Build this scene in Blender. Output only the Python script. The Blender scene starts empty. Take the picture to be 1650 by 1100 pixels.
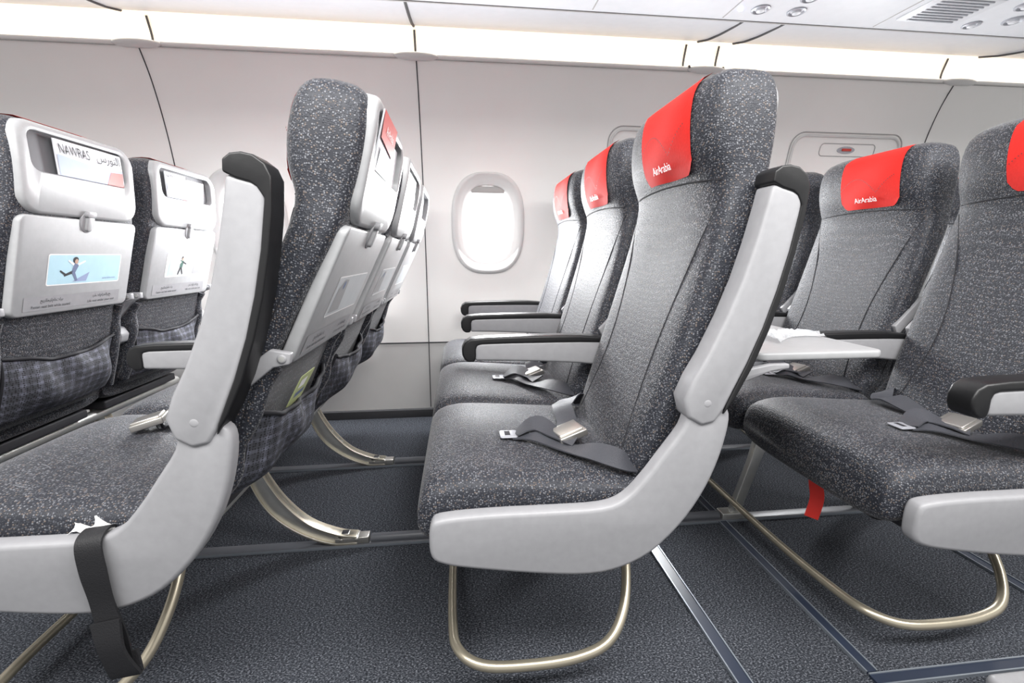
import bpy, bmesh, math, random
from mathutils import Vector, Matrix
random.seed(3)
sc = bpy.context.scene
col = sc.collection
sc.view_settings.view_transform = 'Standard'
PI = math.pi

# ---------------------------------------------------------------- materials
def nodes(m):
    m.use_nodes = True
    return m.node_tree.nodes, m.node_tree.links, m.node_tree.nodes['Principled BSDF']
def mat(name, c, rough=0.5, metal=0.0, var=0.04, scale=30, bump=0.0, emit=0, alpha=1, spec=None):
    m = bpy.data.materials.new(name)
    n, l, p = nodes(m)
    tc = n.new('ShaderNodeTexCoord'); nz = n.new('ShaderNodeTexNoise'); nz.inputs['Scale'].default_value = scale
    nz.inputs['Detail'].default_value = 4
    l.new(tc.outputs['Object'], nz.inputs['Vector'])
    r = n.new('ShaderNodeValToRGB')
    r.color_ramp.elements[0].position = .3; r.color_ramp.elements[1].position = .7
    r.color_ramp.elements[0].color = tuple(max(0, x*(1-var)) for x in c)+(1,)
    r.color_ramp.elements[1].color = tuple(min(1, x*(1+var)) for x in c)+(1,)
    l.new(nz.outputs['Fac'], r.inputs['Fac']); l.new(r.outputs['Color'], p.inputs['Base Color'])
    p.inputs['Roughness'].default_value = rough; p.inputs['Metallic'].default_value = metal
    if spec is not None: p.inputs['Specular IOR Level'].default_value = spec
    if bump:
        b = n.new('ShaderNodeBump'); b.inputs['Strength'].default_value = bump; b.inputs['Distance'].default_value = .002
        l.new(nz.outputs['Fac'], b.inputs['Height']); l.new(b.outputs['Normal'], p.inputs['Normal'])
    if emit:
        l.new(r.outputs['Color'], p.inputs['Emission Color']); p.inputs['Emission Strength'].default_value = emit
    if alpha < 1: p.inputs['Alpha'].default_value = alpha
    return m

def fabric_mat():
    m = bpy.data.materials.new('speckled_fabric')
    n, l, p = nodes(m)
    tc = n.new('ShaderNodeTexCoord')
    v = n.new('ShaderNodeTexVoronoi'); v.inputs['Scale'].default_value = 275; v.inputs['Randomness'].default_value = .85
    l.new(tc.outputs['Object'], v.inputs['Vector'])
    r = n.new('ShaderNodeValToRGB'); e = r.color_ramp.elements
    e[0].position = .26; e[0].color = (1,1,1,1); e[1].position = .54; e[1].color = (0,0,0,1)
    l.new(v.outputs['Distance'], r.inputs['Fac'])
    sx = n.new('ShaderNodeSeparateColor'); l.new(v.outputs['Color'], sx.inputs['Color'])
    r2 = n.new('ShaderNodeValToRGB'); r2.color_ramp.interpolation = 'CONSTANT'
    e = r2.color_ramp.elements; e[0].position = 0; e[0].color = (.026,.029,.038,1); e[1].position = .30; e[1].color = (.075,.080,.098,1)
    a = e.new(.58); a.color = (.18,.185,.205,1); a = e.new(.84); a.color = (.15,.12,.105,1)
    l.new(sx.outputs['Red'], r2.inputs['Fac'])
    mx = n.new('ShaderNodeMix'); mx.data_type = 'RGBA'
    l.new(r.outputs['Color'], mx.inputs['Factor']); mx.inputs['A'].default_value = (.015,.017,.025,1)
    l.new(r2.outputs['Color'], mx.inputs['B'])
    l.new(mx.outputs['Result'], p.inputs['Base Color'])
    b = n.new('ShaderNodeBump'); b.inputs['Strength'].default_value = .6; b.inputs['Distance'].default_value = .0012
    l.new(r.outputs['Color'], b.inputs['Height']); l.new(b.outputs['Normal'], p.inputs['Normal'])
    p.inputs['Roughness'].default_value = .58
    p.inputs['Sheen Weight'].default_value = .22; p.inputs['Sheen Roughness'].default_value = .35
    return m

def carpet_mat():
    m = bpy.data.materials.new('carpet_pile')
    n, l, p = nodes(m)
    tc = n.new('ShaderNodeTexCoord')
    mp = n.new('ShaderNodeMapping'); mp.inputs['Scale'].default_value = (1, 1.8, 1)
    l.new(tc.outputs['Object'], mp.inputs['Vector'])
    nz = n.new('ShaderNodeTexNoise'); nz.inputs['Scale'].default_value = 200; nz.inputs['Detail'].default_value = 3
    nz.inputs['Roughness'].default_value = .75
    l.new(mp.outputs['Vector'], nz.inputs['Vector'])
    r = n.new('ShaderNodeValToRGB'); e = r.color_ramp.elements
    e[0].position = .39; e[0].color = (.008,.009,.012,1); e[1].position = .66; e[1].color = (.22,.23,.26,1)
    a = e.new(.53); a.color = (.042,.047,.058,1)
    l.new(nz.outputs['Fac'], r.inputs['Fac']); l.new(r.outputs['Color'], p.inputs['Base Color'])
    b = n.new('ShaderNodeBump'); b.inputs['Strength'].default_value = .5; b.inputs['Distance'].default_value = .002
    l.new(nz.outputs['Fac'], b.inputs['Height']); l.new(b.outputs['Normal'], p.inputs['Normal'])
    p.inputs['Roughness'].default_value = .95
    p.inputs['Specular IOR Level'].default_value = .2
    return m

def netting_mat():
    m = bpy.data.materials.new('pocket_netting')
    n, l, p = nodes(m)
    tc = n.new('ShaderNodeTexCoord')
    w1 = n.new('ShaderNodeTexVoronoi'); w1.inputs['Scale'].default_value = 190; w1.inputs['Randomness'].default_value = 0.3
    l.new(tc.outputs['Object'], w1.inputs['Vector'])
    r = n.new('ShaderNodeValToRGB'); e = r.color_ramp.elements
    e[0].position = .25; e[0].color = (.010,.010,.012,1); e[1].position = .5; e[1].color = (.075,.078,.095,1)
    l.new(w1.outputs['Distance'], r.inputs['Fac'])
    def wave(d, s):
        wv = n.new('ShaderNodeTexWave'); wv.bands_direction = d; wv.inputs['Scale'].default_value = s; wv.inputs['Distortion'].default_value = 1.5
        l.new(tc.outputs['Object'], wv.inputs['Vector'])
        r2 = n.new('ShaderNodeValToRGB'); e = r2.color_ramp.elements
        e[0].position = .5; e[0].color = (.8,.8,.8,1); e[1].position = .95; e[1].color = (1.4,1.4,1.45,1)
        l.new(wv.outputs['Fac'], r2.inputs['Fac']); return r2
    cur = r
    for d, s in (('Y', 9), ('Z', 14)):
        w_ = wave(d, s)
        mx = n.new('ShaderNodeMix'); mx.data_type = 'RGBA'; mx.blend_type = 'MULTIPLY'; mx.inputs['Factor'].default_value = 1
        l.new(cur.outputs[0] if cur is r else cur.outputs['Result'], mx.inputs['A']); l.new(w_.outputs['Color'], mx.inputs['B']); cur = mx
    l.new(cur.outputs['Result'], p.inputs['Base Color'])
    p.inputs['Roughness'].default_value = .8
    return m

FAB = fabric_mat(); CARPET = carpet_mat(); NET = netting_mat()
SEAM = mat('dark_seam', (.013,.013,.017), .8)
GREY = mat('grey_plastic', (.32,.32,.335), .42, scale=60, bump=.08)
SHELL = mat('light_grey_plastic', (.36,.365,.375), .38, scale=60, bump=.06)
BLACK = mat('black_rubber', (.009,.009,.010), .4, scale=80, bump=.1)
RED = mat('red_leather', (.68,.022,.016), .75, scale=200, bump=.15, spec=.25)
REDDOT = mat('dark_red_print', (.20,.01,.01), .6)
WHITE = mat('white_print', (.9,.9,.9), .5)
DARK = mat('dark_print', (.02,.02,.025), .6)
ALU = mat('brushed_aluminium', (.62,.62,.60), .35, .8)
GOLD = mat('champagne_tube', (.50,.45,.35), .3, .75)
STEEL = mat('buckle_steel', (.55,.53,.50), .3, .85)
BELT = mat('belt_webbing', (.050,.052,.062), .5, scale=400, bump=.4)
DBELT = mat('dark_webbing', (.012,.012,.014), .6, scale=400, bump=.4)
PAN = mat('dark_seat_pan', (.03,.03,.035), .6)
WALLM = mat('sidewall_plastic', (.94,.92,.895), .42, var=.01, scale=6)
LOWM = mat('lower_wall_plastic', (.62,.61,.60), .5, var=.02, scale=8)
BANDM = mat('bin_fairing', (.56,.57,.60), .4, var=.02)
PSUM = mat('service_panel', (.68,.69,.72), .4, var=.02)
COVE = mat('cove_painted_glow', (1.0,.89,.75), .6, var=.02, emit=.50)  # cream backing is no lamp; emission paints in the hidden cove light
GROOVE = mat('groove_dark', (.05,.05,.055), .7)
LINE = mat('panel_line', (.40,.39,.385), .6)
RUB = mat('floor_strip_dark', (.02,.028,.05), .3)
RUBL = mat('floor_strip_edge', (.27,.30,.34), .35, .5)
TRACK = mat('track_cover', (.10,.105,.12), .4)
BEZ = mat('window_bezel', (.70,.69,.68), .4, var=.01)
SHADE = mat('window_shade_plastic', (.42,.41,.40), .5, var=.01)
PANE = mat('window_glow', (1,1,1), .5, var=0.0, emit=3.5)
BLUE = mat('pale_blue_placard', (.46,.68,.78), .4)
PLG = mat('pale_placard', (.52,.55,.57), .4)
STRIP = mat('grey_notice', (.33,.33,.34), .5)
RECESS = mat('recess_grey', (.14,.14,.15), .6)
SKIN = mat('print_skin', (.50,.32,.24), .6)
CLOTH = mat('print_cloth', (.14,.18,.30), .6)
GREEN = mat('print_green', (.03,.10,.08), .6)
MAGW = mat('magazine_cover', (.68,.69,.73), .45)
MAGB = mat('magazine_blue', (.30,.36,.55), .45)
MAGR = mat('magazine_red', (.60,.06,.045), .45)
CARDY = mat('yellow_green_card', (.48,.53,.26), .5)
PLASTIC = mat('clear_wrap', (.88,.9,.93), .12, alpha=.45, scale=60, bump=.6)
PAPER = mat('white_tissue', (.70,.69,.68), .8)
LED = mat('blue_led', (.35,.45,1), .3, emit=6)
VENTM = mat('vent_grey', (.42,.43,.47), .35, .3)
TAPE = mat('red_webbing', (.75,.03,.02), .6)

# ---------------------------------------------------------------- mesh builder
def catmull(pts, k=6, closed=False):
    P = [Vector(p) for p in pts]; n = len(P); out = []
    rng = range(n if closed else n-1)
    for i in rng:
        p1 = P[i]; p2 = P[(i+1) % n]
        p0 = P[(i-1) % n] if (closed or i > 0) else p1*2-p2
        p3 = P[(i+2) % n] if (closed or i+2 < n) else p2*2-p1
        for j in range(k):
            t = j/k
            out.append(.5*((2*p1)+(p2-p0)*t+(2*p0-5*p1+4*p2-p3)*t*t+(3*p1-p0-3*p2+p3)*t**3))
    if not closed: out.append(P[-1])
    return out

class MB:
    def __init__(s): s.v=[]; s.f=[]; s.m=[]; s.mats=[]
    def mi(s, m):
        if m not in s.mats: s.mats.append(m)
        return s.mats.index(m)
    def add(s, vs, fs, m):
        b = len(s.v); k = s.mi(m)
        s.v += [tuple(v) for v in vs]
        for f in fs: s.f.append([b+i for i in f]); s.m.append(k)
        return s
    def loft(s, rings, m, cap=True, closed=True):
        N = len(rings[0]); vs = [p for r in rings for p in r]; fs = []
        for i in range(len(rings)-1):
            for j in range(N if closed else N-1):
                a = i*N+j; b = i*N+(j+1) % N
                fs.append([a, b, b+N, a+N])
        if cap:
            fs.append(list(range(N))[::-1]); fs.append([(len(rings)-1)*N+j for j in range(N)])
        return s.add(vs, fs, m)
    def box(s, c, d, m, rot=None):
        vs = []
        for x in (-.5,.5):
            for y in (-.5,.5):
                for z in (-.5,.5):
                    p = Vector((x*d[0], y*d[1], z*d[2]))
                    if rot is not None: p = rot @ p
                    vs.append(p+Vector(c))
        return s.add(vs, [[0,1,3,2],[4,6,7,5],[0,4,5,1],[2,3,7,6],[0,2,6,4],[1,5,7,3]], m)
    def prism(s, poly, y0, y1, m):           # poly in (x,z)
        return s.loft([[(x,y0,z) for x,z in poly],[(x,y1,z) for x,z in poly]], m)
    def tube(s, pts, r, m, k=6, seg=12, closed=False, smooth=True):
        P = catmull(pts, k, closed) if smooth else [Vector(p) for p in pts]
        n = len(P); rings = []
        prev = None
        for i in range(n):
            if closed: t = P[(i+1)%n]-P[(i-1)%n]
            else: t = P[min(i+1,n-1)]-P[max(i-1,0)]
            t.normalize()
            if prev is None:
                u = Vector((0,0,1)) if abs(t.z) < .9 else Vector((1,0,0))
            else: u = prev
            u = (u-t*u.dot(t)).normalized(); prev = u; w = t.cross(u)
            rings.append([P[i]+r*(math.cos(a)*u+math.sin(a)*w) for a in [2*PI*j/seg for j in range(seg)]])
        if closed: rings.append(rings[0])
        return s.loft(rings, m, cap=not closed)
    def ribbon(s, pts, w, t, side, m, k=6):
        P = catmull(pts, k)
        if isinstance(side, Vector): S = [side]*len(P)
        else: S = catmull(side, k)
        rings = []
        for i in range(len(P)):
            tg = (P[min(i+1,len(P)-1)]-P[max(i-1,0)]).normalized()
            sd = (S[i]-tg*S[i].dot(tg)).normalized(); nn = tg.cross(sd)
            rings.append([P[i]+sd*w/2+nn*t/2, P[i]+sd*w/2-nn*t/2, P[i]-sd*w/2-nn*t/2, P[i]-sd*w/2+nn*t/2])
        return s.loft(rings, m)
    def text(s, body, size, fn, m, align='CENTER', yscale=1, space=1):
        cu = bpy.data.curves.new('t', 'FONT'); cu.body = body; cu.size = size; cu.align_x = align
        cu.resolution_u = 3; cu.space_character = space
        ob = bpy.data.objects.new('t', cu); col.objects.link(ob)
        bpy.context.view_layer.update()
        me = bpy.data.meshes.new_from_object(ob.evaluated_get(bpy.context.evaluated_depsgraph_get()))
        vs = [fn(v.co.x, v.co.y*yscale) for v in me.vertices]
        fs = [list(p.vertices) for p in me.polygons]
        bpy.data.objects.remove(ob); bpy.data.curves.remove(cu); bpy.data.meshes.remove(me)
        return s.add(vs, fs, m)
    def patch(s, pts2, fn, m):
        return s.add([fn(a,b) for a,b in pts2], [list(range(len(pts2)))], m)
    def build(s, name, parent=None, loc=(0,0,0), bevel=0, seg=3, ang=38, recalc=True, sharp=38):
        me = bpy.data.meshes.new(name)
        me.from_pydata(s.v, [], s.f)
        for m in s.mats: me.materials.append(m)
        for p, k in zip(me.polygons, s.m): p.material_index = k
        bm = bmesh.new(); bm.from_mesh(me)
        if recalc: bmesh.ops.recalc_face_normals(bm, faces=bm.faces)
        if bevel:
            es = [e for e in bm.edges if len(e.link_faces) == 2 and e.calc_face_angle(0) > math.radians(ang)]
            bmesh.ops.bevel(bm, geom=es, offset=bevel, segments=seg, profile=.5, affect='EDGES', clamp_overlap=True)
        bm.to_mesh(me); bm.free()
        for p in me.polygons: p.use_smooth = True
        me.set_sharp_from_angle(angle=math.radians(sharp))
        o = bpy.data.objects.new(name, me); col.objects.link(o)
        o.parent = parent; o.location = loc
        return o

def thing(name, label, cat, loc=(0,0,0), group=None):
    o = bpy.data.objects.new(name, None); col.objects.link(o); o.location = loc
    o.empty_display_size = .05
    o['label'] = label; o['category'] = cat
    if group: o['group'] = group
    return o
def tag(o, label, cat, group=None):
    o['label'] = label; o['category'] = cat
    if group: o['group'] = group
    return o
def struct(o): o['kind'] = 'structure'; return o
def spow(a, p): return math.copysign(abs(a)**p, a)
def se_ring(fn, a, b, n, N=40):
    return [fn(a*spow(math.cos(t), 2/n), b*spow(math.sin(t), 2/n)) for t in [2*PI*i/N for i in range(N)]]
def rrect(x0, x1, y0, y1, r, k=5):
    out = []
    for cx, cy, a0 in ((x1-r,y1-r,0),(x0+r,y1-r,PI/2),(x0+r,y0+r,PI),(x1-r,y0+r,1.5*PI)):
        for i in range(k+1):
            a = a0+PI/2*i/k; out.append((cx+r*math.cos(a), cy+r*math.sin(a)))
    return out

# ---------------------------------------------------------------- seat geometry
BT = [(.40,.305,.400,.205),(.46,.325,.435,.222),(.55,.352,.455,.228),(.65,.385,.475,.230),(.75,.415,.502,.230),
      (.85,.443,.532,.230),(.93,.463,.558,.228),(.98,.472,.573,.223),(1.01,.469,.578,.218),(1.035,.457,.583,.218),
      (1.07,.445,.587,.219),(1.11,.440,.589,.219),(1.15,.442,.588,.216),(1.18,.450,.583,.209),(1.197,.464,.574,.195),(1.209,.487,.557,.168)]
def tab(h, T=BT):
    if h <= T[0][0]: return T[0][1:]
    if h >= T[-1][0]: return T[-1][1:]
    for i in range(len(T)-1):
        if T[i][0] <= h <= T[i+1][0]: break
    t = (h-T[i][0])/(T[i+1][0]-T[i][0]); out = []
    d = T[i+1][0]-T[i][0]
    for k in range(1, len(T[0])):
        a, b = T[i][k], T[i+1][k]
        s0 = (b-T[i-1][k])/(T[i+1][0]-T[i-1][0])*d if i > 0 else (b-a)
        s1 = (T[i+2][k]-a)/(T[i+2][0]-T[i][0])*d if i+2 < len(T) else (b-a)
        out.append((2*t**3-3*t*t+1)*a+(t**3-2*t*t+t)*s0+(-2*t**3+3*t*t)*b+(t**3-t*t)*s1)
    return tuple(out)
def dish(h): return .016*max(0, min(1,(h-.42)/.15))*max(0, min(1,(.99-h)/.12))
NB = 3.6; NR = 7.0
def front_surf(y, h):
    f, r, hw = tab(h); q = min(.999, abs(y)/hw)
    return (f+r)/2-(r-f)/2*(1-q**NB)**(1/NB)+dish(h)*(1-q*q)
def rear_surf(y, h):
    f, r, hw = tab(h); q = min(.999, abs(y)/hw)
    return (f+r)/2+(r-f)/2*(1-q**NR)**(1/NR)
HX, HZ = .37, .45
def B(x, y, h): return (x-HX, y, h-HZ)
def SS(h): return .586+.010*max(0, min(1,(h-.98)/.09))-.006*max(0,(h-1.15)/.05)
def traypl(h): return .4875+.25*(h-.7)+.008

def backrest(parent, recline=0):
    mb = MB(); rings = []
    hs = [.40+.0185*i for i in range(43)]+[1.19,1.197,1.204,1.209]
    for h in hs:
        f, r, hw = tab(h); ring = []
        for i in range(72):
            t = 2*PI*i/72; c, s_ = math.cos(t), math.sin(t)
            N_ = NB if c < 0 else NR
            if c < 0: y = hw*spow(s_, 2/NB)
            else: y = hw*spow(s_, 2/NR)
            x = (f+r)/2+(r-f)/2*spow(c, 2/N_)
            if c < 0: x += dish(h)*(1-(y/hw)**2)
            if c > 0 and abs(y) < .178 and 1.06 < h < 1.195: x = min(x, .570)
            ring.append(B(x, y, h))
        rings.append(ring)
    mb.loft(rings, FAB)
    for sg in (-1, 1):
        path = [(.985,.205),(.90,.176),(.80,.150),(.70,.134),(.60,.134),(.50,.150),(.46,.160)]
        mb.tube([B(front_surf(sg*y,h)+.0006, sg*y, h) for h, y in path], .0020, SEAM, seg=6)
        mb.tube([B((tab(h)[0]+tab(h)[1])/2+.012, sg*(tab(h)[2]-.0006), h) for h in (.5,.65,.8,.95)], .0018, SEAM, seg=6)
    mb.tube([B(front_surf(y,1.008+.01*(1-(y/.2)**2))+.0005, y, 1.008+.01*(1-(y/.2)**2)) for y in [-.2+.04*i for i in range(11)]], .0022, SEAM, seg=6)
    o = mb.build('backrest', parent, (HX,0,HZ), sharp=60)
    o.rotation_euler = (0, recline, 0)
    return o

def headrest_cover(par, wrap=False):
    mb = MB(); yc = -.040; hwc = .110; NY = 20
    rows = []
    hs = [1.026+.0122*i for i in range(14)]
    for j in range(NY+1):
        y = yc+hwc*(-1+2*j/NY); e = abs(-1+2*j/NY)
        lift = .024*max(0,(e-.76)/.24)**2
        row = []
        for q_, h in enumerate(hs):
            hh = max(h, 1.026+lift)
            row.append(B(front_surf(y, hh)-.005-.0018*math.sin(26*hh+y*32)-(.003*(1-q_/5)*math.sin(y*40+1) if q_ < 5 else 0), y, hh))
        row += [B(.464,y,1.1985),B(.482,y,1.2075)]
        if wrap: row += [B(.50,y,1.2125),B(.53,y,1.2150),B(.555,y,1.2135),B(.565,y,1.210)]
        rows.append(row)
    n = len(rows[0]); vs = [p for r in rows for p in r]
    fs = [[i*n+j, i*n+j+1, (i+1)*n+j+1, (i+1)*n+j] for i in range(NY) for j in range(n-1)]
    mb.add(vs, fs, RED)
    T = lambda a, b: B(front_surf(yc-a, 1.046+b)-.0100, yc-a, 1.046+b)
    mb.text('Air', .0235, lambda a,b: T(a-.0192,b), WHITE, align='RIGHT', space=.95)
    mb.text('Arabia', .0235, lambda a,b: T(a-.0205,b), WHITE, align='LEFT', space=.95)
    for i in range(34):
        t = i/33; a = -.100+.195*t; b = .028+.05*abs(math.sin(PI*(.12+1.25*t)))
        mb.patch([(a+.0018*math.cos(q*PI/3), b+.0018*math.sin(q*PI/3)) for q in range(6)], T, REDDOT)
    return mb.build('headrest_cover', par, recalc=False, sharp=80)

def back_shell(par, W=.192):
    mb = MB()
    def ring(q, n): return [B(SS(h)+n, y, h) for y, h in q]
    k = 6
    o0 = rrect(-W,W,.979,1.204,.050,k); o1 = rrect(-W+.002,W-.002,.981,1.202,.049,k); o2 = rrect(-W+.008,W-.008,.987,1.196,.045,k)
    i0 = rrect(-.172,.172,1.080,1.187,.030,k); i1 = rrect(-.168,.168,1.083,1.183,.026,k)
    mb.loft([ring(o0,-.035),ring(o0,-.009),ring(o1,-.003),ring(o2,0),ring(i0,0),ring(i1,-.003),ring(i1,-.022)], SHELL, cap=False)
    mb.patch(i1, lambda y,h: B(SS(h)-.0218,y,h), RECESS)
    return mb.build('back_shell', par, sharp=50, recalc=False)

def tray_closed(par, kind):
    mb = MB()
    rr = rrect(-.206,.206,.715,.975,.02)
    mb.loft([[B(traypl(h)-.006,y,h) for y,h in rr],[B(traypl(h)+.018,y,h) for y,h in rr]], SHELL)
    mb.build('tray_table', par, bevel=.005)
    T = lambda dy, h0, n=.0192: (lambda a, b: B(traypl(h0+b)+n, dy+a, h0+b))
    lt = MB()
    lt.loft([[B(traypl(.968+b)+n, a, .968+b) for a,b in [(.026*math.cos(t), .030*math.sin(t)) for t in [2*PI*i/24 for i in range(24)]]] for n in (.014,.0205)], GREY)
    q = rrect(-.010,.010,.942,.990,.008)
    lt.loft([[B(traypl(h)+n,y,h) for y,h in q] for n in (.018,.028)], SHELL)
    q = rrect(-.017,.017,.980,.997,.008)
    lt.loft([[B(traypl(h)+n,y,h) for y,h in q] for n in (.018,.030)], GREY)
    lt.build('tray_latch', par, bevel=.002)
    pl = MB()
    c = {'blue':BLUE,'blue2':PLG,'pale':PLG,'plain':PLG}[kind]
    y0, y1 = (-.115,.155)
    pl.patch(rrect(y0,y1,.792,.878,.006), lambda a,b: B(traypl(b)+.0186,a,b), WHITE)
    pl.patch(rrect(y0+.003,y1-.003,.795,.875,.005), lambda a,b: B(traypl(b)+.0189,a,b), c)
    F = lambda a,b: B(traypl(b)+.0193,a,b); G = lambda a,b: B(traypl(b)+.0196,a,b)
    def disc(cx,cy,rx,ry,m,fn=F): pl.patch([(cx+rx*math.cos(t),cy+ry*math.sin(t)) for t in [2*PI*i/14 for i in range(14)]], fn, m)
    def limb(p,q,w,m,fn=F):
        dx,dy=q[0]-p[0],q[1]-p[1]; L=math.hypot(dx,dy); nx,ny=-dy/L*w/2,dx/L*w/2
        pl.patch([(p[0]+nx,p[1]+ny),(p[0]-nx,p[1]-ny),(q[0]-nx*.7,q[1]-ny*.7),(q[0]+nx*.7,q[1]+ny*.7)], fn, m)
    if kind == 'blue':
        disc(-.025,.861,.010,.009,DARK); disc(-.022,.857,.006,.007,SKIN,G)
        limb((-.02,.85),(-.03,.825),.018,CLOTH); limb((-.015,.848),(.01,.858),.006,WHITE,G); limb((-.03,.848),(-.05,.86),.006,WHITE,G)
        limb((-.03,.828),(-.06,.818),.009,DARK); limb((-.03,.828),(-.015,.802),.010,CLOTH,G); limb((-.055,.82),(-.075,.832),.006,DARK,G)
        pl.patch([(-.03,.80),(.02,.80),(.03,.826)], F, MAGB)
        pl.text('airarabia.com', .010, lambda a,b: B(traypl(.803+b)+.0193, .11+a, .803+b), MAGB)
    elif kind == 'blue2':
        disc(-.015,.863,.007,.008,DARK); disc(-.013,.859,.005,.006,SKIN,G)
        limb((-.015,.854),(-.02,.825),.024,GREEN); limb((-.01,.848),(.014,.84),.007,DARK,G); limb((-.022,.85),(-.04,.835),.006,WHITE,G)
        limb((-.022,.828),(-.035,.80),.010,DARK); limb((-.018,.828),(-.005,.80),.010,DARK)
        pl.patch([(-.10,.80),(-.06,.80),(-.07,.85),(-.09,.86)], F, BLUE)
        pl.patch([(.06,.80),(.12,.80),(.12,.865),(.08,.86)], F, STRIP)
    elif kind == 'pale':
        pl.patch([(-.10,.80),(-.02,.80),(-.03,.868),(-.06,.87),(-.09,.85)], F, STRIP)
        disc(-.055,.857,.008,.009,CLOTH,G)
    pl.patch(rrect(-.175,.165,.728,.765,.003), lambda a,b: B(traypl(b)+.0189,a,b), GREY)
    pl.text('Fasten seat belt while seated', .0108, T(-.09,.734,.0196), DARK)
    pl.text('Life vest under your seat', .0108, T(.09,.734,.0196), DARK)
    AR1 = '\uFEA2\uFE91\uFEAD\uFE8D\uFEDF\uFEA4\uFEB0\uFE8D\uFEE1\uFE8E\uFEE7\uFE95\uFEE0\uFEAE\uFE91'
    pl.text(AR1, .012, T(-.09,.750,.0196), DARK)
    pl.text(AR1[::-1], .012, T(.09,.750,.0196), DARK)
    pl.build('placard', par, recalc=False)
    for sg in (-1, 1):
        a = MB()
        a.prism([(x-HX,h-HZ) for x,h in [(.425,.625),(.50,.715),(.525,.725),(.525,.745),(.49,.745),(.41,.655)]], sg*.232-.008, sg*.232+.008, GREY)
        a.tube([B(.512,sg*.232-.011,.733),B(.512,sg*.232+.011,.733)], .008, ALU, seg=12, smooth=False)
        a.build('tray_arm', par, bevel=.003)

def tray_open(seat):
    mb = MB()
    q = rrect(.60,.890,-.19,.2,.022)
    mb.loft([[(x,y,.657) for x,y in q],[(x,y,.674) for x,y in q]], SHELL)
    mb.build('tray_table', seat, bevel=.005)
    for sg in (-1,1):
        a = MB(); a.prism([(.44,.60),(.47,.585),(.62,.640),(.66,.645),(.66,.655),(.62,.655),(.46,.625)], sg*.200-.007, sg*.200+.007, GREY)
        a.build('tray_arm', seat, bevel=.003)

def pocket(par):
    mb = MB()
    NY, NH = 24, 14
    ph = random.uniform(0,6)
    def pt(j, i, n=0):
        u = -1+2*j/NY; y = .195*u; v = i/NH; h = .43+.165*v
        bul = .010+.042*(1-u**4)*(math.sin(PI*min(1,.12+.72*(1-v)))**.8)+.005*math.sin(j*.9+ph+2*v)*v+.004*math.sin(5*u+7*v+ph)
        return B(rear_surf(0,h)-.004+bul+n, y, h+.016*u*u*v-.014*v*(1-u*u)-.003*math.sin(j*.8+ph)*v)
    M_ = NH+1
    fs = [[j*M_+i,(j+1)*M_+i,(j+1)*M_+i+1,j*M_+i+1] for j in range(NY) for i in range(NH)]
    mb.add([pt(j,i) for j in range(NY+1) for i in range(NH+1)], fs, NET)
    mb.tube([pt(j,NH,.001) for j in range(0,NY+1,2)], .005, SEAM, k=3, seg=8)
    for jj in (0, NY): mb.tube([pt(jj,i,0) for i in range(0,NH+1,2)], .004, SEAM, k=2, seg=6)
    mb.build('seat_pocket', par, recalc=False, sharp=80)
    for y, w in ((-.213,.017),(.213,.017)):
        m2 = MB()
        m2.tube([B(rear_surf(y*.9,h)-.002+.006*math.sin(h*60+ph), y, h) for h in (.43,.49,.55,.61,.67,.71)], w, FAB, seg=12)
        m2.build('fabric_flap', par, sharp=80)

CT = [(-.088,.352,.402),(-.082,.332,.430),(-.068,.322,.451),(-.04,.322,.464),(0,.330,.470),(.1,.342,.464),(.2,.342,.455),(.3,.345,.447),(.35,.35,.442),(.362,.36,.43)]
NC = 4.6
def ctop(x, y):
    b, t = tab(x, CT); q = min(.999, abs(y)/.247)
    return (b+t)/2+(t-b)/2*(1-q**NC)**(1/NC)
def cushion(seat):
    mb = MB(); rings = []
    xs = [-.088,-.086,-.082,-.075,-.066,-.05]+[-.03+.02*i for i in range(19)]+[.345,.355,.362]
    for x in xs:
        b, t = tab(x, CT)
        hw = .247 if x > -.05 else .247-.014*((-.05-x)/.036)**2
        rings.append([(x, hw*spow(math.cos(a),2/NC), (b+t)/2+(t-b)/2*spow(math.sin(a),2/NC)) for a in [2*PI*i/56 for i in range(56)]])
    mb.loft(rings, FAB)
    mb.build('seat_cushion', seat, sharp=60)
    p = MB(); p.box((.16,0,.325),(.36,.43,.03), PAN); p.build('seat_pan', seat, bevel=.006)

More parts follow.
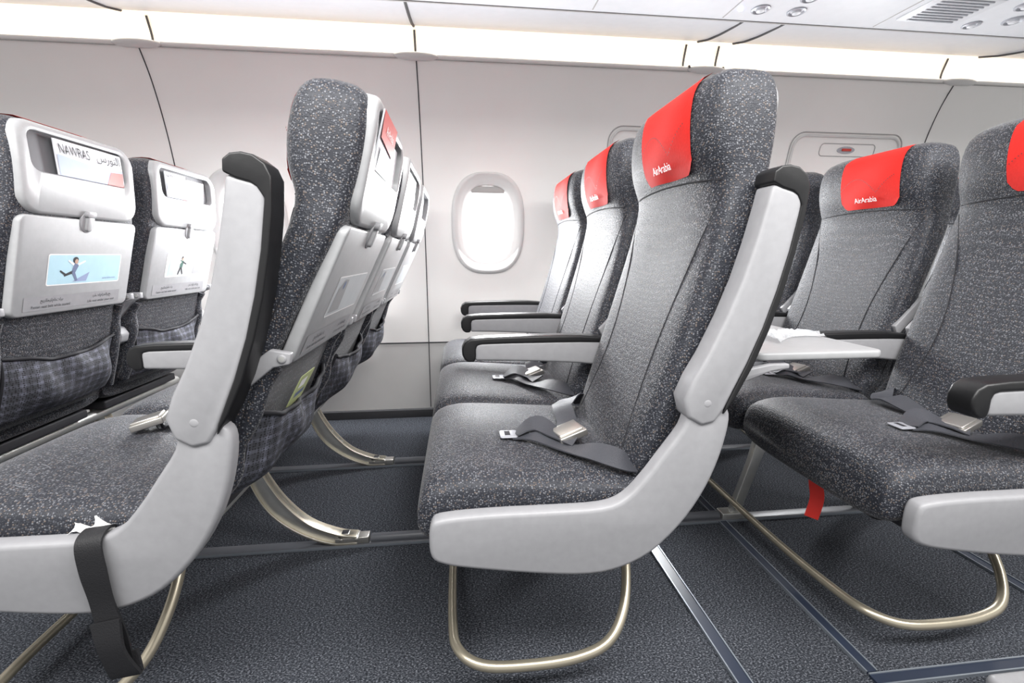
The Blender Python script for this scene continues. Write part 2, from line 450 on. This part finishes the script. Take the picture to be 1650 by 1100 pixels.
def armrest(seat, y, raised=False, L=.43):
    pv = (.450,.60) if raised else (.435,.597)
    if raised: e = Vector((.262,0,.965)); nn = Vector((.965,0,-.262)); L = .432
    else: e = Vector((-1,0,0)); nn = Vector((0,0,1))
    bw = .016 if raised else 0
    def P(s, t, yy):
        t2 = t+bw*math.sin(PI*max(0,min(1,s/L)))-(.005 if raised else 0)
        v = Vector((pv[0],yy,pv[1]))+e*s+nn*t2; return tuple(v)
    k = 1.15 if raised else 1
    lower = [(-.040,.0),(-.032,-.026),(0,-.042),(.04,-.042),(.09,-.036),(.16,-.031),(.23,-.027),(.30,-.024),(.36,-.022),(L-.035,-.021)]
    lower = [(s, t*k) for s, t in lower]
    if raised: upper = [(L-.035,.036),(.36,.038),(.30,.039),(.23,.039),(.16,.039),(.09,.037),(.04,.034),(0,.033),(-.028,.024)]
    else: upper = [(L-.035,.028),(.36,.030),(.30,.031),(.23,.031),(.16,.031),(.09,.031),(.04,.032),(0,.033),(-.028,.024)]
    mb = MB(); body = lower+upper
    yb = .026 if raised else .023
    mb.loft([[P(s,t,y-yb) for s,t in body],[P(s,t,y+yb) for s,t in body]], GREY)
    mb.tube([P(.004,-.004,y-yb-.0006),P(.004,-.004,y+yb+.0006)], .012, GREY, smooth=False, seg=20)
    o = mb.build('armrest', seat, bevel=.008, seg=4)
    ti = .035 if raised else .027; to = .047
    pad = [(.01,ti-.004),(-.01,.033),(.03,to-.005),(.09,to),(.16,to+.001),(.23,to+.001),(.30,to),(.36,to-.001),(L-.045,to-.003),(L-.022,.042),(L-.006,.032),(L+.002,.014),(L+.001,-.003),(L-.005,-.016*k),(L-.016,-.0245*k),(L-.034,-.0235*k),
           (L-.038,-.008),(L-.038,.012),(L-.042,.022),(L-.055,ti-.001),(.30,ti),(.23,ti),(.16,ti),(.09,ti-.001)]
    yp = yb+.002
    m2 = MB(); m2.loft([[P(s,t,y-yp) for s,t in pad],[P(s,t,y+yp) for s,t in pad]], BLACK)
    m2.build('armrest_pad', o, bevel=.006, seg=5)
    return o

PANEL_TOP = [(-.064,.360),(-.060,.392),(-.040,.405),(.05,.409),(.16,.408),(.255,.409),(.30,.425),(.336,.463),(.37,.51),(.403,.558),(.413,.59)]
PANEL_BOT = [(.43,.602),(.475,.600),(.492,.582),(.490,.541),(.475,.48),(.449,.419),(.41,.36),(.357,.308),(.30,.280),(.236,.270),(.14,.279),(.011,.301),(-.04,.314),(-.060,.329)]
def side_panel(seat):
    pl = catmull([(x,0,z) for x,z in PANEL_TOP+PANEL_BOT], 3, True)
    mb = MB(); mb.prism([(p.x,p.z) for p in pl], -.283, -.249, GREY)
    mb.build('side_panel', seat, bevel=.009, seg=4, ang=50)
    h = MB(); h.box((.452,-.262,.603),(.05,.03,.03), ALU); h.tube([(.43,-.285,.575),(.43,-.25,.575)], .006, STEEL, smooth=False)
    h.build('hinge_bracket', seat, bevel=.004)

def belts(seat, tipx=.12, buckle=(.24,-.07), near=True):
    up = .004
    def S(x, y, d=0): return (x, y, ctop(x,y)+up+d)
    if near:
        mb = MB()
        mb.ribbon([(.345,-.205,.452),S(.31,-.20,.022),S(.27,-.17,.020),S(.22,-.125,.006),S(tipx+.045,-.075,.012),S(tipx,-.058,.002)], .050, .003,
                  [Vector(v) for v in ((.3,.9,0),(.5,.8,.45),(.6,.7,.35),(.6,.7,-.1),(.5,.8,.18),(.4,.9,0))], BELT)
        mb.ribbon([S(tipx,-.058,.004),S(tipx+.05,-.045,.028),S(tipx+.09,-.075,.018),S(.25,-.105,.016)], .048, .003, [Vector(v) for v in ((.5,.85,.1),(.6,.75,.4),(.7,.65,0),(.6,.7,.3))], BELT)
        o = mb.build('seat_belt', seat)
        t = MB(); q = rrect(tipx-.035,tipx+.005,-.079,-.037,.006)
        z = ctop(tipx,-.05)+.007
        t.loft([[(x,y,z) for x,y in q],[(x,y,z+.003) for x,y in q]], VENTM)
        t.box((tipx-.018,-.058,z+.0035),(.014,.028,.002), DARK)
        t.build('belt_tongue', o, bevel=.001)
    bx, by = buckle
    mb = MB()
    mb.ribbon([(.345,.20,.452),S(.318,.185,.030),S(.275,max(.15,by+.06),.014),S(.262 if near else .22,max(.10,by+.05),.028 if near else .01),S(bx+.02,by+.09 if near else by+.03,.006),S(bx,by+.035 if near else by+.01,.008)], .050, .003,
              [Vector(v) for v in ((.6,-.6,.3),(.7,-.5,.5),(.8,-.4,.1),(.9,-.3,.3),(.95,-.2,0),(.97,-.2,0))] if near else Vector((.3,.95,0)), BELT)
    o = mb.build('seat_belt', seat)
    t = MB(); R_ = Matrix.Rotation(.25, 3, 'Z') @ Matrix.Rotation(-.25, 3, 'Y')
    z = ctop(bx,by)+.023
    t.box((bx,by,z),(.068,.066,.016), STEEL, R_)
    t.box((bx-.004,by-.004,z+.009),(.060,.048,.006), STEEL, R_)
    t.build('belt_buckle', o, bevel=.004)

SPACE = .51; Y1 = 1.04
ROW = {'Z':-1.65,'A':-.87,'B':0.0,'C':.925,'D':1.74}
YO = {'Z':-.06,'A':0,'B':0,'C':-.05,'D':0}
REC = {'Z':0.02,'A':.21,'B':0,'C':0.0,'D':0.0}
GRP = {'Z':'seats of the row cut off by the left edge','A':'seats of the row left of centre','B':'seats of the centre row','C':'seats of the row at the right','D':'seats of the rearmost row'}
def seat(row, k, label, raised=False, kind='plain', open_tray=False):
    y = Y1+SPACE*(k-1)+YO[row]
    s = thing('airplane_seat', label, 'airplane seat', (ROW[row], y, 0), GRP[row])
    cushion(s)
    b = backrest(s, REC[row]); headrest_cover(b, row in 'ZD'); back_shell(b, .203 if row == 'Z' else (.197 if row == 'A' else .188))
    if open_tray: tray_open(s)
    else: tray_closed(b, kind)
    pocket(b)
    armrest(s, -.262 if k == 1 else -.255, raised)
    if k == 3: armrest(s, .262)
    if k == 1: side_panel(s)
    j = random.uniform(-.02,.02)
    if row+str(k) == 'A1': belts(s, buckle=(.135,.09), near=False)
    else: belts(s, tipx=.12+j+(0.02 if k>1 else 0), buckle=(.24+j,-.07+.03*(k-1)))
    return s

SE = {}
SE['Z2'] = seat('Z',2,'leftmost seat, its grey back holding the widest magazine above a pale blue placard', kind='blue')
SE['Z3'] = seat('Z',3,'smaller seat back beside the left wall window, behind the raised black armrest', kind='blue2')
SE['A1'] = seat('A',1,'reclined aisle seat left of centre, dark strap hanging over its side panel', raised=True, kind='pale')
SE['A2'] = seat('A',2,'middle seat of the reclined row, its shell peeking out behind the nearest reclined seat', kind='pale')
SE['A3'] = seat('A',3,'window seat of the reclined row, only a sliver of its back showing', kind='plain')
SE['B1'] = seat('B',1,'largest grey seat in the centre with red headrest cover, raised armrest and full side panel', raised=True, open_tray=True)
SE['B2'] = seat('B',2,'middle seat of the centre row with red headrest cover, between the aisle and window seats')
SE['B3'] = seat('B',3,'window seat of the centre row, farthest and smallest beside the oval window')
SE['C1'] = seat('C',1,'aisle seat cut off by the right edge, red strap hanging under its cushion')
SE['C2'] = seat('C',2,'middle seat at the right, full red headrest cover facing the camera, below the emergency hatch')
SE['C3'] = seat('C',3,'window seat at the right, mostly hidden behind the big centre seat')
SE['D3'] = seat('D',3,'rearmost window seat glimpsed between the two right hand seats')

m = MB(); m.ribbon([(-.005,.03,.335),(-.008,.028,.29),(.0,.026,.24),(-.008,.028,.185)], .032, .002, Vector((.8,-.6,0)), TAPE)
o = m.build('pull_strap', SE['C1']); o['label'] = 'red pull strap'
m = MB(); m.box((.10,-.02,.29),(.17,.22,.055), DBELT); m.build('life_vest_pouch', SE['C1'], bevel=.02)
m = MB(); m.ribbon([(.252,-.235,.40),(.256,-.262,.418),(.260,-.291,.408),(.263,-.2955,.36),(.266,-.293,.30),(.276,-.296,.24),(.280,-.294,.19)], .040, .004,
                   [Vector(v) for v in ((1,0,.1),(1,0,.1),(1,0,.05),(1,.03,0),(1,-.1,.05),(.98,.15,0),(1,0,0))], DBELT)
m.ribbon([(.272,-.301,.27),(.280,-.309,.22),(.292,-.303,.165),(.284,-.292,.20)], .046, .005, [Vector(v) for v in ((1,0,.1),(1,-.15,0),(1,.1,0),(1,0,0))], DBELT)
m.build('hanging_strap', SE['A1'])

# ---------------------------------------------------------------- shared seat frames
def frame(row, label):
    fr = thing('seat_frame', label, 'seat frame', (ROW[row], 1.55, 0), 'metal frames under the seats')
    def W(x, y, z): return (x, y-1.55, z)
    for x in (.06,.30):
        m = MB(); m.tube([W(x,.82,.290),W(x,2.28,.290)], .019, ALU, smooth=False, seg=16); m.build('cross_tube', fr)
    for y in (1.32,1.86):
        m = MB()
        m.prism([(-.045,.012),(-.012,.012),(.045,.20),(.082,.305),(.03,.305),(.012,.21)], y-1.55-.012, y-1.55+.012, ALU)
        m.box(W(-.03,y,.018),(.09,.04,.024), ALU)
        m.build('front_leg', fr, bevel=.003)
        m = MB()
        top = catmull([(.27,0,.315),(.30,0,.235),(.345,0,.155),(.41,0,.085),(.49,0,.045),(.545,0,.034)], 5)
        bot = catmull([(.545,0,.008),(.47,0,.012),(.385,0,.05),(.31,0,.115),(.265,0,.20),(.235,0,.315)], 5)
        poly = [(p.x,p.z) for p in top+bot]
        m.prism(poly, y-1.55-.011, y-1.55+.011, ALU)
        m.prism([(p.x,p.z) for p in top]+[(p.x,p.z-.006) for p in reversed(top)], y-1.55-.019, y-1.55+.019, GOLD)
        m.prism([(p.x,p.z+.006) for p in bot]+[(p.x,p.z) for p in reversed(bot)], y-1.55-.019, y-1.55+.019, GOLD)
        m.build('rear_leg', fr, bevel=.002)
        m = MB(); m.box(W(.53,y,.02),(.10,.034,.022), STEEL); m.box(W(.505,y,.034),(.035,.026,.016), DARK)
        for dx in (.50,.545): m.tube([W(dx,y-.022,.026),W(dx,y+.022,.026)], .006, STEEL, smooth=False, seg=10)
        m.build('track_fitting', fr, bevel=.003)
    m = MB(); q = .075 if row == 'A' else 0; g = 0 if row == 'A' else .018
    pts = [W(-.03,2.2,.06),W(-.03,1.9,.06),W(-.03,1.5,.06),W(-.032,1.1,.060),W(-.03,.90,.060+g*.5),W(-.018,.82,.056+g),W(.03,.780,.052+g),W(.12-q*.3,.772,.050+g),W(.22-q*.6,.775,.054+g),W(.29-q,.790,.07+g),W(.335-q,.83,.115+g*.5),W(.36-q*1.1,.89,.18),W(.365-q*1.2,.95,.25),W(.35-q*1.2,1.0,.305)]
    m.tube(pts, .0105, GOLD, k=6, seg=14); m.build('luggage_bar', fr)
    return fr
frame('Z','metal legs and tubes under the seats at the far left')
frame('A','curved aluminium legs and bar under the reclined row left of centre')
frame('B','bronze hoop bar and legs under the centre row')
frame('C','long curved bronze bar and legs under the seats at the right')
frame('D','legs under the rearmost seats, mostly hidden')

# ---------------------------------------------------------------- loose things
def back_matrix(key):
    s = SE[key]; r = REC[key[0]]
    return (s.location.x+HX, s.location.y, HZ), r
def magazine(key, y0, y1, h0, h1, label, blue=False, red=False, lean=0, n0=-.009, arab=True, tilt=0):
    loc, r = back_matrix(key); m = MB()
    P = lambda n: (lambda a,b: B(SS(b)+n0+n+tilt*(b-h0), a+lean*(b-h0), b))
    q = [(y0,h0),(y1,h0),(y1,h1),(y0,h1)]
    m.loft([[P(0)(a,b) for a,b in q],[P(.003)(a,b) for a,b in q]], MAGW)
    w = y1-y0; H = h1-h0
    if blue:
        m.patch([(y0+.004,h0),(y1-.004,h0),(y1-.004,h0+H*.52),(y0+w*.55,h0+H*.46),(y0+.004,h0+H*.58)], P(.0035), MAGB)
        m.patch([(y1-w*.30,h0),(y1-.004,h0),(y1-.004,h0+H*.44),(y1-w*.22,h0+H*.40)], P(.0039), MAGR)
    if red:
        m.patch([(y0,h1-.048),(y1,h1-.060),(y1,h1),(y0,h1)], P(.0035), MAGR)
        m.text('AirArabia', .022, lambda a,b: P(.0039)((y0+y1)/2+a, h1-.034+b), WHITE)
        m.patch([(y0+.02,h0),(y1-.05,h0),(y1-.05,h1-.07),(y0+.02,h1-.06)], P(.0035), STRIP)
    else:
        m.text('NAWRAS', .0205*w/.2, lambda a,b: P(.0039)(y0+w*.04+a, h1-.026*w/.2-.003+b), DARK, align='LEFT', yscale=1.45)
        if arab: m.text('\uFEB1\uFEAD\uFEEE\uFEE8\uFEDF\uFE8D', .027*w/.2, lambda a,b: P(.0039)(y1-w*.04+a, h1-.022*w/.2-.003+b), DARK, align='RIGHT')
    o = m.build('magazine', None, loc, recalc=False); o.rotation_euler = (0, r, 0)
    tag(o, label, 'magazine', 'printed matter in the seat back pockets')
magazine('Z2', -.085,.160,1.085,1.177,'white magazine with blue cover photo in the seat back at the left edge', blue=True)
magazine('Z3', -.13,.0,1.085,1.174,'white magazine on the left side of the smaller left seat back pocket', blue=True, arab=False)
magazine('Z3', .0,.12,1.085,1.165,'grey tilted leaflet to the right of a magazine in the smaller left seat back', blue=True, lean=.2, n0=-.014, arab=False)
magazine('A1', -.14,.02,1.086,1.190,'red and white leaflet standing in the nearest reclined seat back', red=True, n0=-.008, tilt=.10)
magazine('A1', .0,.15,1.085,1.172,'white magazine behind a red leaflet in the nearest reclined seat back', n0=-.014, arab=False)
magazine('A2', -.12,.10,1.085,1.172,'white magazine in the second reclined seat back', blue=True)
loc, r = back_matrix('A1'); m = MB()
q = rrect(-.075,.015,.580,.655,.005)
m.loft([[B(rear_surf(0,h)+.014+(h-.55)*.1,y,h) for y,h in q],[B(rear_surf(0,h)+.016+(h-.55)*.1,y,h) for y,h in q]], CARDY)
m.patch([(-.06,.60),(0,.60),(0,.612),(-.06,.612)], lambda y,h: B(rear_surf(0,h)+.0165+(h-.55)*.1,y,h), CLOTH)
m.patch([(-.06,.622),(-.02,.622),(-.02,.643),(-.06,.643)], lambda y,h: B(rear_surf(0,h)+.0165+(h-.55)*.1,y,h), WHITE)
o = m.build('safety_card', None, loc, recalc=False); o.rotation_euler=(0,r,0); tag(o,'yellow-green card tucked in the net pocket of the reclined seat','card')

m = MB(); NN = 26; rnd = [[random.random() for _ in range(NN+1)] for _ in range(11)]
vs = []
for j in range(11):
    for i in range(NN+1):
        u = i/NN; v = j/10-.5
        x = .715+.165*u; y = 1.00+.05*math.sin(u*2.6)+v*(.12-.07*u)
        z = .675+.003+.022*(rnd[j][i]**1.5)*math.cos(v*PI)*(1.1-u*.6)
        vs.append((x,y,z))
m.add(vs, [[j*(NN+1)+i,(j+1)*(NN+1)+i,(j+1)*(NN+1)+i+1,j*(NN+1)+i+1] for j in range(10) for i in range(NN)], PLASTIC)
tag(m.build('plastic_wrapper', recalc=False, sharp=180), 'crumpled clear plastic wrapper lying on the lowered tray table', 'plastic wrapper')
m = MB(); vs = []
for j in range(8):
    for i in range(10):
        u = i/9; v = j/7
        vs.append((-.665+.062*u+.008*math.sin(5*v), .778+.03*v+.004*math.sin(6*u), .408+.026*v*(1-.35*abs(2*u-1))+.005*math.sin(9*u+3*v)))
m.add(vs, [[j*10+i,(j+1)*10+i,(j+1)*10+i+1,j*10+i+1] for j in range(7) for i in range(9)], PAPER)
tag(m.build('paper_tissue', recalc=False, sharp=180), 'small crumpled white tissue between the cushion and side panel at lower left', 'tissue')

# ---------------------------------------------------------------- cabin shell
XL, XR = -3.4, 4.0
m = MB(); m.box(((XL+XR)/2, .95, -.05),(XR-XL, 3.2, .10), CARPET); struct(m.build('floor'))
WP = [(0,2.46),(.2,2.465),(.41,2.47),(.75,2.475),(1.05,2.46),(1.25,2.432),(1.4,2.402),(1.52,2.370),(1.62,2.333),(1.69,2.298),(1.73,2.272)]
def wy(z):
    for i in range(len(WP)-1):
        if WP[i][0] <= z <= WP[i+1][0]:
            t = (z-WP[i][0])/(WP[i+1][0]-WP[i][0]); return WP[i][1]*(1-t)+WP[i+1][1]*t
    return WP[-1][1] if z > 1.73 else WP[0][1]
def wprof(z0, z1, n): return [(z0+(z1-z0)*i/n, wy(z0+(z1-z0)*i/n)) for i in range(n+1)]
WINS = [-1.60,-1.025,-.455,.155]
EXW = [1.085, 2.075]
pr = wprof(.412,1.73,30)
poly = pr+[(z, y+.10) for z, y in reversed(pr)]
m = MB(); m.loft([[(XL,y,z) for z,y in poly],[(XR,y,z) for z,y in poly]], WALLM)
wall = m.build('wall_window_side', sharp=30)
c = MB(); ZW = 1.03
for x in WINS+EXW+[3.0]:
    c.loft([se_ring(lambda a,b: (x+a, yy, ZW+b), .155, .215, 2.7) for yy in (2.2,2.8)], WALLM)
cut = c.build('cutter')
bo = wall.modifiers.new('b','BOOLEAN'); bo.object = cut; bo.operation = 'DIFFERENCE'; bo.solver = 'EXACT'
bpy.context.view_layer.update()
nm = bpy.data.meshes.new_from_object(wall.evaluated_get(bpy.context.evaluated_depsgraph_get()))
wall.modifiers.clear(); wall.data = nm; bpy.data.objects.remove(cut)
for p in nm.polygons: p.use_smooth = True
nm.set_sharp_from_angle(angle=math.radians(30))
struct(wall)
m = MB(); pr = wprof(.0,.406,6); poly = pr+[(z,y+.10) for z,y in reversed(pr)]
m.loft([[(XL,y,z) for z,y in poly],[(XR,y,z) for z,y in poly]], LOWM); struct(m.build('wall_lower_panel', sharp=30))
m = MB(); m.box(((XL+XR)/2,2.455,.022),(XR-XL,.03,.044), GROOVE); struct(m.build('baseboard_window_side', bevel=.003))

def window(i, x):
    m = MB()
    rs = [(.190,.255,.004),(.187,.252,-.012),(.178,.243,-.021),(.166,.231,-.018),(.150,.215,-.004),(.141,.205,.006),(.133,.196,.012),(.126,.188,.040)]
    m.loft([se_ring(lambda a,b: (x+a, wy(ZW+b)+o_, ZW+b), A, Bh, 2.7, 56) for A,Bh,o_ in rs], BEZ, cap=False)
    w = struct(m.build('window_%d' % i, recalc=False, sharp=60))
    p = MB(); p.add(se_ring(lambda a,b: (x+a, wy(ZW+b)+.038, ZW+b), .130,.192,2.7,56), [list(range(56))], PANE)
    p.build('pane', w, recalc=False)
    s = MB(); s.box((x,wy(ZW+.17)+.024,ZW+.172),(.17,.006,.034), SHADE); s.build('window_shade', w, bevel=.003)
for i, x in enumerate(WINS+EXW+[3.0]): window(i+1, x)

SE_X = [-2.45,-1.31,-.17]
n = 1
for x in SE_X+[2.53]:
    m = MB(); m.tube([(x, wy(z)-.0005, z) for z in [.05+.084*i for i in range(21)]], .0026, GROOVE, seg=6)
    struct(m.build('trim_%d' % n)); n += 1
m = MB(); m.box(((XL+XR)/2, wy(.41)-.0005, .409),(XR-XL,.004,.006), GROOVE); struct(m.build('trim_%d' % n)); n += 1

def hatch(i, x0, x1):
    q = rrect(x0,x1,.52,1.505,.07,8)
    def dens(q):
        out = []
        for k in range(len(q)):
            a, b = q[k], q[(k+1)%len(q)]; N_ = max(1, int(math.hypot(b[0]-a[0],b[1]-a[1])/.04))
            for t in range(N_): out.append((a[0]+(b[0]-a[0])*t/N_, a[1]+(b[1]-a[1])*t/N_))
        return out
    m = MB()
    m.tube([(x, wy(z)-.001, z) for x,z in dens(q)], .0030, LINE, closed=True, smooth=False, seg=8)
    q2 = rrect(x0+.016,x1-.016,.54,1.489,.06,8)
    m.tube([(x, wy(z)-.003, z) for x,z in dens(q2)], .007, BEZ, closed=True, smooth=False, seg=8)
    d = struct(m.build('door_%d' % i))
    h = MB(); xc = (x0+x1)/2
    hq = rrect(xc-.15,xc+.17,1.395,1.455,.02)
    h.tube([(x, wy(z)-.001, z) for x,z in dens(hq)], .0022, LINE, closed=True, smooth=False, seg=6)
    zc = 1.425
    h.loft([[(xc+a,wy(zc+b)-.006,zc+b) for a,b in [(.05*math.cos(t),.017*math.sin(t)) for t in [2*PI*k/20 for k in range(20)]]],
            [(xc+a,wy(zc+b)+.002,zc+b) for a,b in [(.05*math.cos(t),.017*math.sin(t)) for t in [2*PI*k/20 for k in range(20)]]]], VENTM)
    h.box((xc,wy(zc)-.009,zc),(.05,.008,.012), MAGR)
    h.build('door_handle', d)
hatch(1, .76, 1.41); hatch(2, 1.75, 2.40)

m = MB(); sec = [(2.272,1.728),(2.258,1.740),(2.262,1.748),(2.40,1.756),(2.40,1.70)]
m.loft([[(XL,y,z) for y,z in sec],[(XR,y,z) for y,z in sec]], WALLM); struct(m.build('trim_%d' % n, bevel=.004)); n += 1
m = MB(); m.tube([(XL,2.268,1.7275),(XR,2.268,1.7275)], .0022, LINE, smooth=False, seg=6); struct(m.build('trim_%d' % n)); n += 1
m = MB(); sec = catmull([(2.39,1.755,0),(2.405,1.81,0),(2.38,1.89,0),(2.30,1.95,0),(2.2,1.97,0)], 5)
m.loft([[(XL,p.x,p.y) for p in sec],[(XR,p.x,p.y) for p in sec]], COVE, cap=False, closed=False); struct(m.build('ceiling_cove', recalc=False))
m = MB(); sec = [(2.19,1.826),(2.20,1.839),(2.2,1.97),(1.83,1.97),(1.83,1.752),(1.86,1.752),(2.0,1.775),(2.1,1.797)]
m.loft([[(XL,y,z) for y,z in sec],[(XR,y,z) for y,z in sec]], BANDM); struct(m.build('ceiling_fairing', bevel=.003))
m = MB(); sec = [(1.825,1.745),(1.825,1.90),(.72,1.90),(.70,1.722)]
m.loft([[(XL,y,z) for y,z in sec],[(XR,y,z) for y,z in sec]], PSUM); struct(m.build('ceiling', bevel=.003))
m = MB(); m.box(((XL+XR)/2,1.827,1.747),(XR-XL,.006,.01), LINE)
struct(m.build('trim_%d' % n)); n += 1
for x in (-2.45,-1.31,-.17,1.10,1.27,2.55):
    m = MB(); m.tube([(x,1.832,1.750),(x,1.9,1.759),(x,2.0,1.775),(x,2.1,1.797),(x,2.19,1.825)], .006, GROOVE, seg=6)
    xs_ = x+(.035 if x > 0 else -.012)
    m.tube([(x,2.256,1.738),(x,2.262,1.749),(x+(xs_-x)*.4,2.32,1.752),(xs_,2.385,1.758),(xs_,2.402,1.81),(xs_,2.376,1.89)], .005, GROOVE, seg=6)
    struct(m.build('trim_%d' % n)); n += 1
for x in (-2.45,-1.31,-.17,1.19,2.55):
    m = MB()
    m.loft([[(x+.10*k*math.cos(t), 2.268-.030*k*math.sin(t)*(1 if math.sin(t)>0 else .3), 1.735+dz) for t in [2*PI*i/32 for i in range(32)]] for k,dz in ((.5,-.014),(.85,-.008),(1,.0),(.97,.008),(.7,.014))], BEZ)
    struct(m.build('trim_%d' % n, sharp=60)); n += 1
def pz(y): return 1.722+.0204*(y-.7)
for x in (-.62,.5,1.0,1.62,2.35):
    m = MB(); m.box((x,1.28,pz(1.28)+.0005),(.004,1.06,.003), LINE, Matrix.Rotation(.0204,3,'X')); struct(m.build('trim_%d' % n)); n += 1
m = MB(); m.box(((XL+XR)/2,1.50,pz(1.5)),(XR-XL,.004,.003), LINE); struct(m.build('trim_%d' % n)); n += 1
def fixture(x, y, r, name, label, cat):
    z = pz(y); t = thing(name, label, cat, (x,y,z))
    m = MB(); m.loft([[(r*k*math.cos(a), r*k*math.sin(a), dz) for a in [2*PI*i/28 for i in range(28)]] for k,dz in ((1.25,.004),(1.22,-.004),(1.0,-.006),(.8,.0),(.75,.002))], VENTM, cap=True); m.build('bezel', t)
    m = MB(); m.loft([[(r*k*math.cos(a), r*k*math.sin(a), dz) for a in [2*PI*i/20 for i in range(20)]] for k,dz in ((.6,.003),(.55,-.008),(.2,-.012))], PSUM); m.build('nozzle', t)
fixture(1.10,1.735,.026,'reading_light','round reading light beside the tiny blue lamp overhead','reading light')
fixture(1.24,1.735,.026,'air_vent','round air vent overhead between the reading light and ceiling grille','air vent')
fixture(1.22,1.64,.026,'reading_light','round reading light cut off by the top edge overhead','reading light')
fixture(2.02,1.60,.028,'air_vent','upper round air vent at the far top right','air vent')
fixture(2.10,1.70,.028,'air_vent','lower round air vent at the far top right beside the fairing','air vent')
fixture(1.98,1.75,.024,'reading_light','small round light right of the slotted ceiling grille','reading light')
m = MB(); m.tube([(1.03,1.745,pz(1.745)-.004),(1.03,1.745,pz(1.745)+.002)], .008, LED, smooth=False); tag(m.build('indicator_lamp'),'tiny glowing blue lamp in the overhead panel','indicator lamp')
m = MB(); m.box((1.78,1.66,pz(1.66)-.001),(.26,.17,.006), PSUM)
for i in range(9): m.box((1.78,1.59+.0175*i,pz(1.6)-.0045),(.19,.006,.004), VENTM)
tag(m.build('speaker_grille', bevel=.001),'slotted speaker grille in the overhead panel at top right','speaker grille')

for y in (1.32,1.86):
    m = MB(); m.box(((XL+XR)/2,y,.004),(XR-XL,.034,.010), TRACK); m.box(((XL+XR)/2,y-.020,.004),(XR-XL,.004,.012), RUBL)
    struct(m.build('trim_%d' % n, bevel=.002)); n += 1
for rx in ('Z','A','B','C'):
    x0 = ROW[rx]+.585; x1 = {'Z':ROW['A'],'A':ROW['B'],'B':ROW['C'],'C':ROW['D']}[rx]-.08
    for y in (1.32,1.86):
        m = MB(); m.tube([(x0,y,.016),(x1,y,.016)], .014, TRACK, smooth=False, seg=14); struct(m.build('trim_%d' % n)); n += 1
def strip(x0,x1,y0,y1):
    global n
    m = MB()
    if abs(x1-x0) < abs(y1-y0):
        m.box(((x0+x1)/2,(y0+y1)/2,.003),(x1-x0,y1-y0,.006), RUB)
        for x in (x0,x1): m.box((x,(y0+y1)/2,.004),(.003,y1-y0,.008), RUBL)
    else:
        m.box(((x0+x1)/2,(y0+y1)/2,.003),(x1-x0,y1-y0,.006), RUB)
        for y in (y0,y1): m.box(((x0+x1)/2,y,.004),(x1-x0,.003,.008), RUBL)
    struct(m.build('trim_%d' % n)); n += 1
strip(.552,.582,-.5,1.30); strip(.838,.862,.735,2.44); strip(.838,2.6,.705,.73); strip(1.455,1.485,.735,1.30)
m = MB(); q = rrect(1.03,1.75,.585,.675,.02); m.loft([[(x,y,.0) for x,y in q],[(x,y,.045) for x,y in q]], GREY)
struct(m.build('trim_%d' % n, bevel=.012)); n += 1

# ---------------------------------------------------------------- camera, light
cam = bpy.data.cameras.new('camera'); co = bpy.data.objects.new('camera', cam); col.objects.link(co)
a, p = math.radians(6.5), math.radians(10.6)
F = Vector((math.sin(a)*math.cos(p), math.cos(a)*math.cos(p), -math.sin(p)))
R = Vector((math.cos(a), -math.sin(a), 0)); U = R.cross(F)
co.matrix_world = Matrix(((R.x,U.x,-F.x,0),(R.y,U.y,-F.y,0),(R.z,U.z,-F.z,.87),(0,0,0,1)))
cam.sensor_width = 36; cam.lens = 740/1650*36; cam.clip_start = .02
sc.camera = co

w = bpy.data.worlds.new('world'); sc.world = w; w.use_nodes = True
w.node_tree.nodes['Background'].inputs[0].default_value = (1,.995,.985,1)
w.node_tree.nodes['Background'].inputs[1].default_value = .68
def area(loc, target, sx, sy, e, c=(1,1,1)):
    l = bpy.data.lights.new('area', 'AREA'); l.shape = 'RECTANGLE'; l.size = sx; l.size_y = sy; l.energy = e; l.color = c
    o = bpy.data.objects.new('area_light', l); col.objects.link(o); o.location = loc
    o.rotation_euler = (Vector(target)-Vector(loc)).to_track_quat('-Z','Y').to_euler()
area((.3,-.1,2.1), (.3,2.0,1.15), 4.5, .6, 150, (1,.985,.965))
area((.3,2.31,1.90), (.3,1.9,1.0), 7, .06, 8, (1,.95,.90))
for x in WINS+EXW:
    area((x,2.41,1.03), (x,1.4,.70), .22, .34, 16, (.97,.985,1))
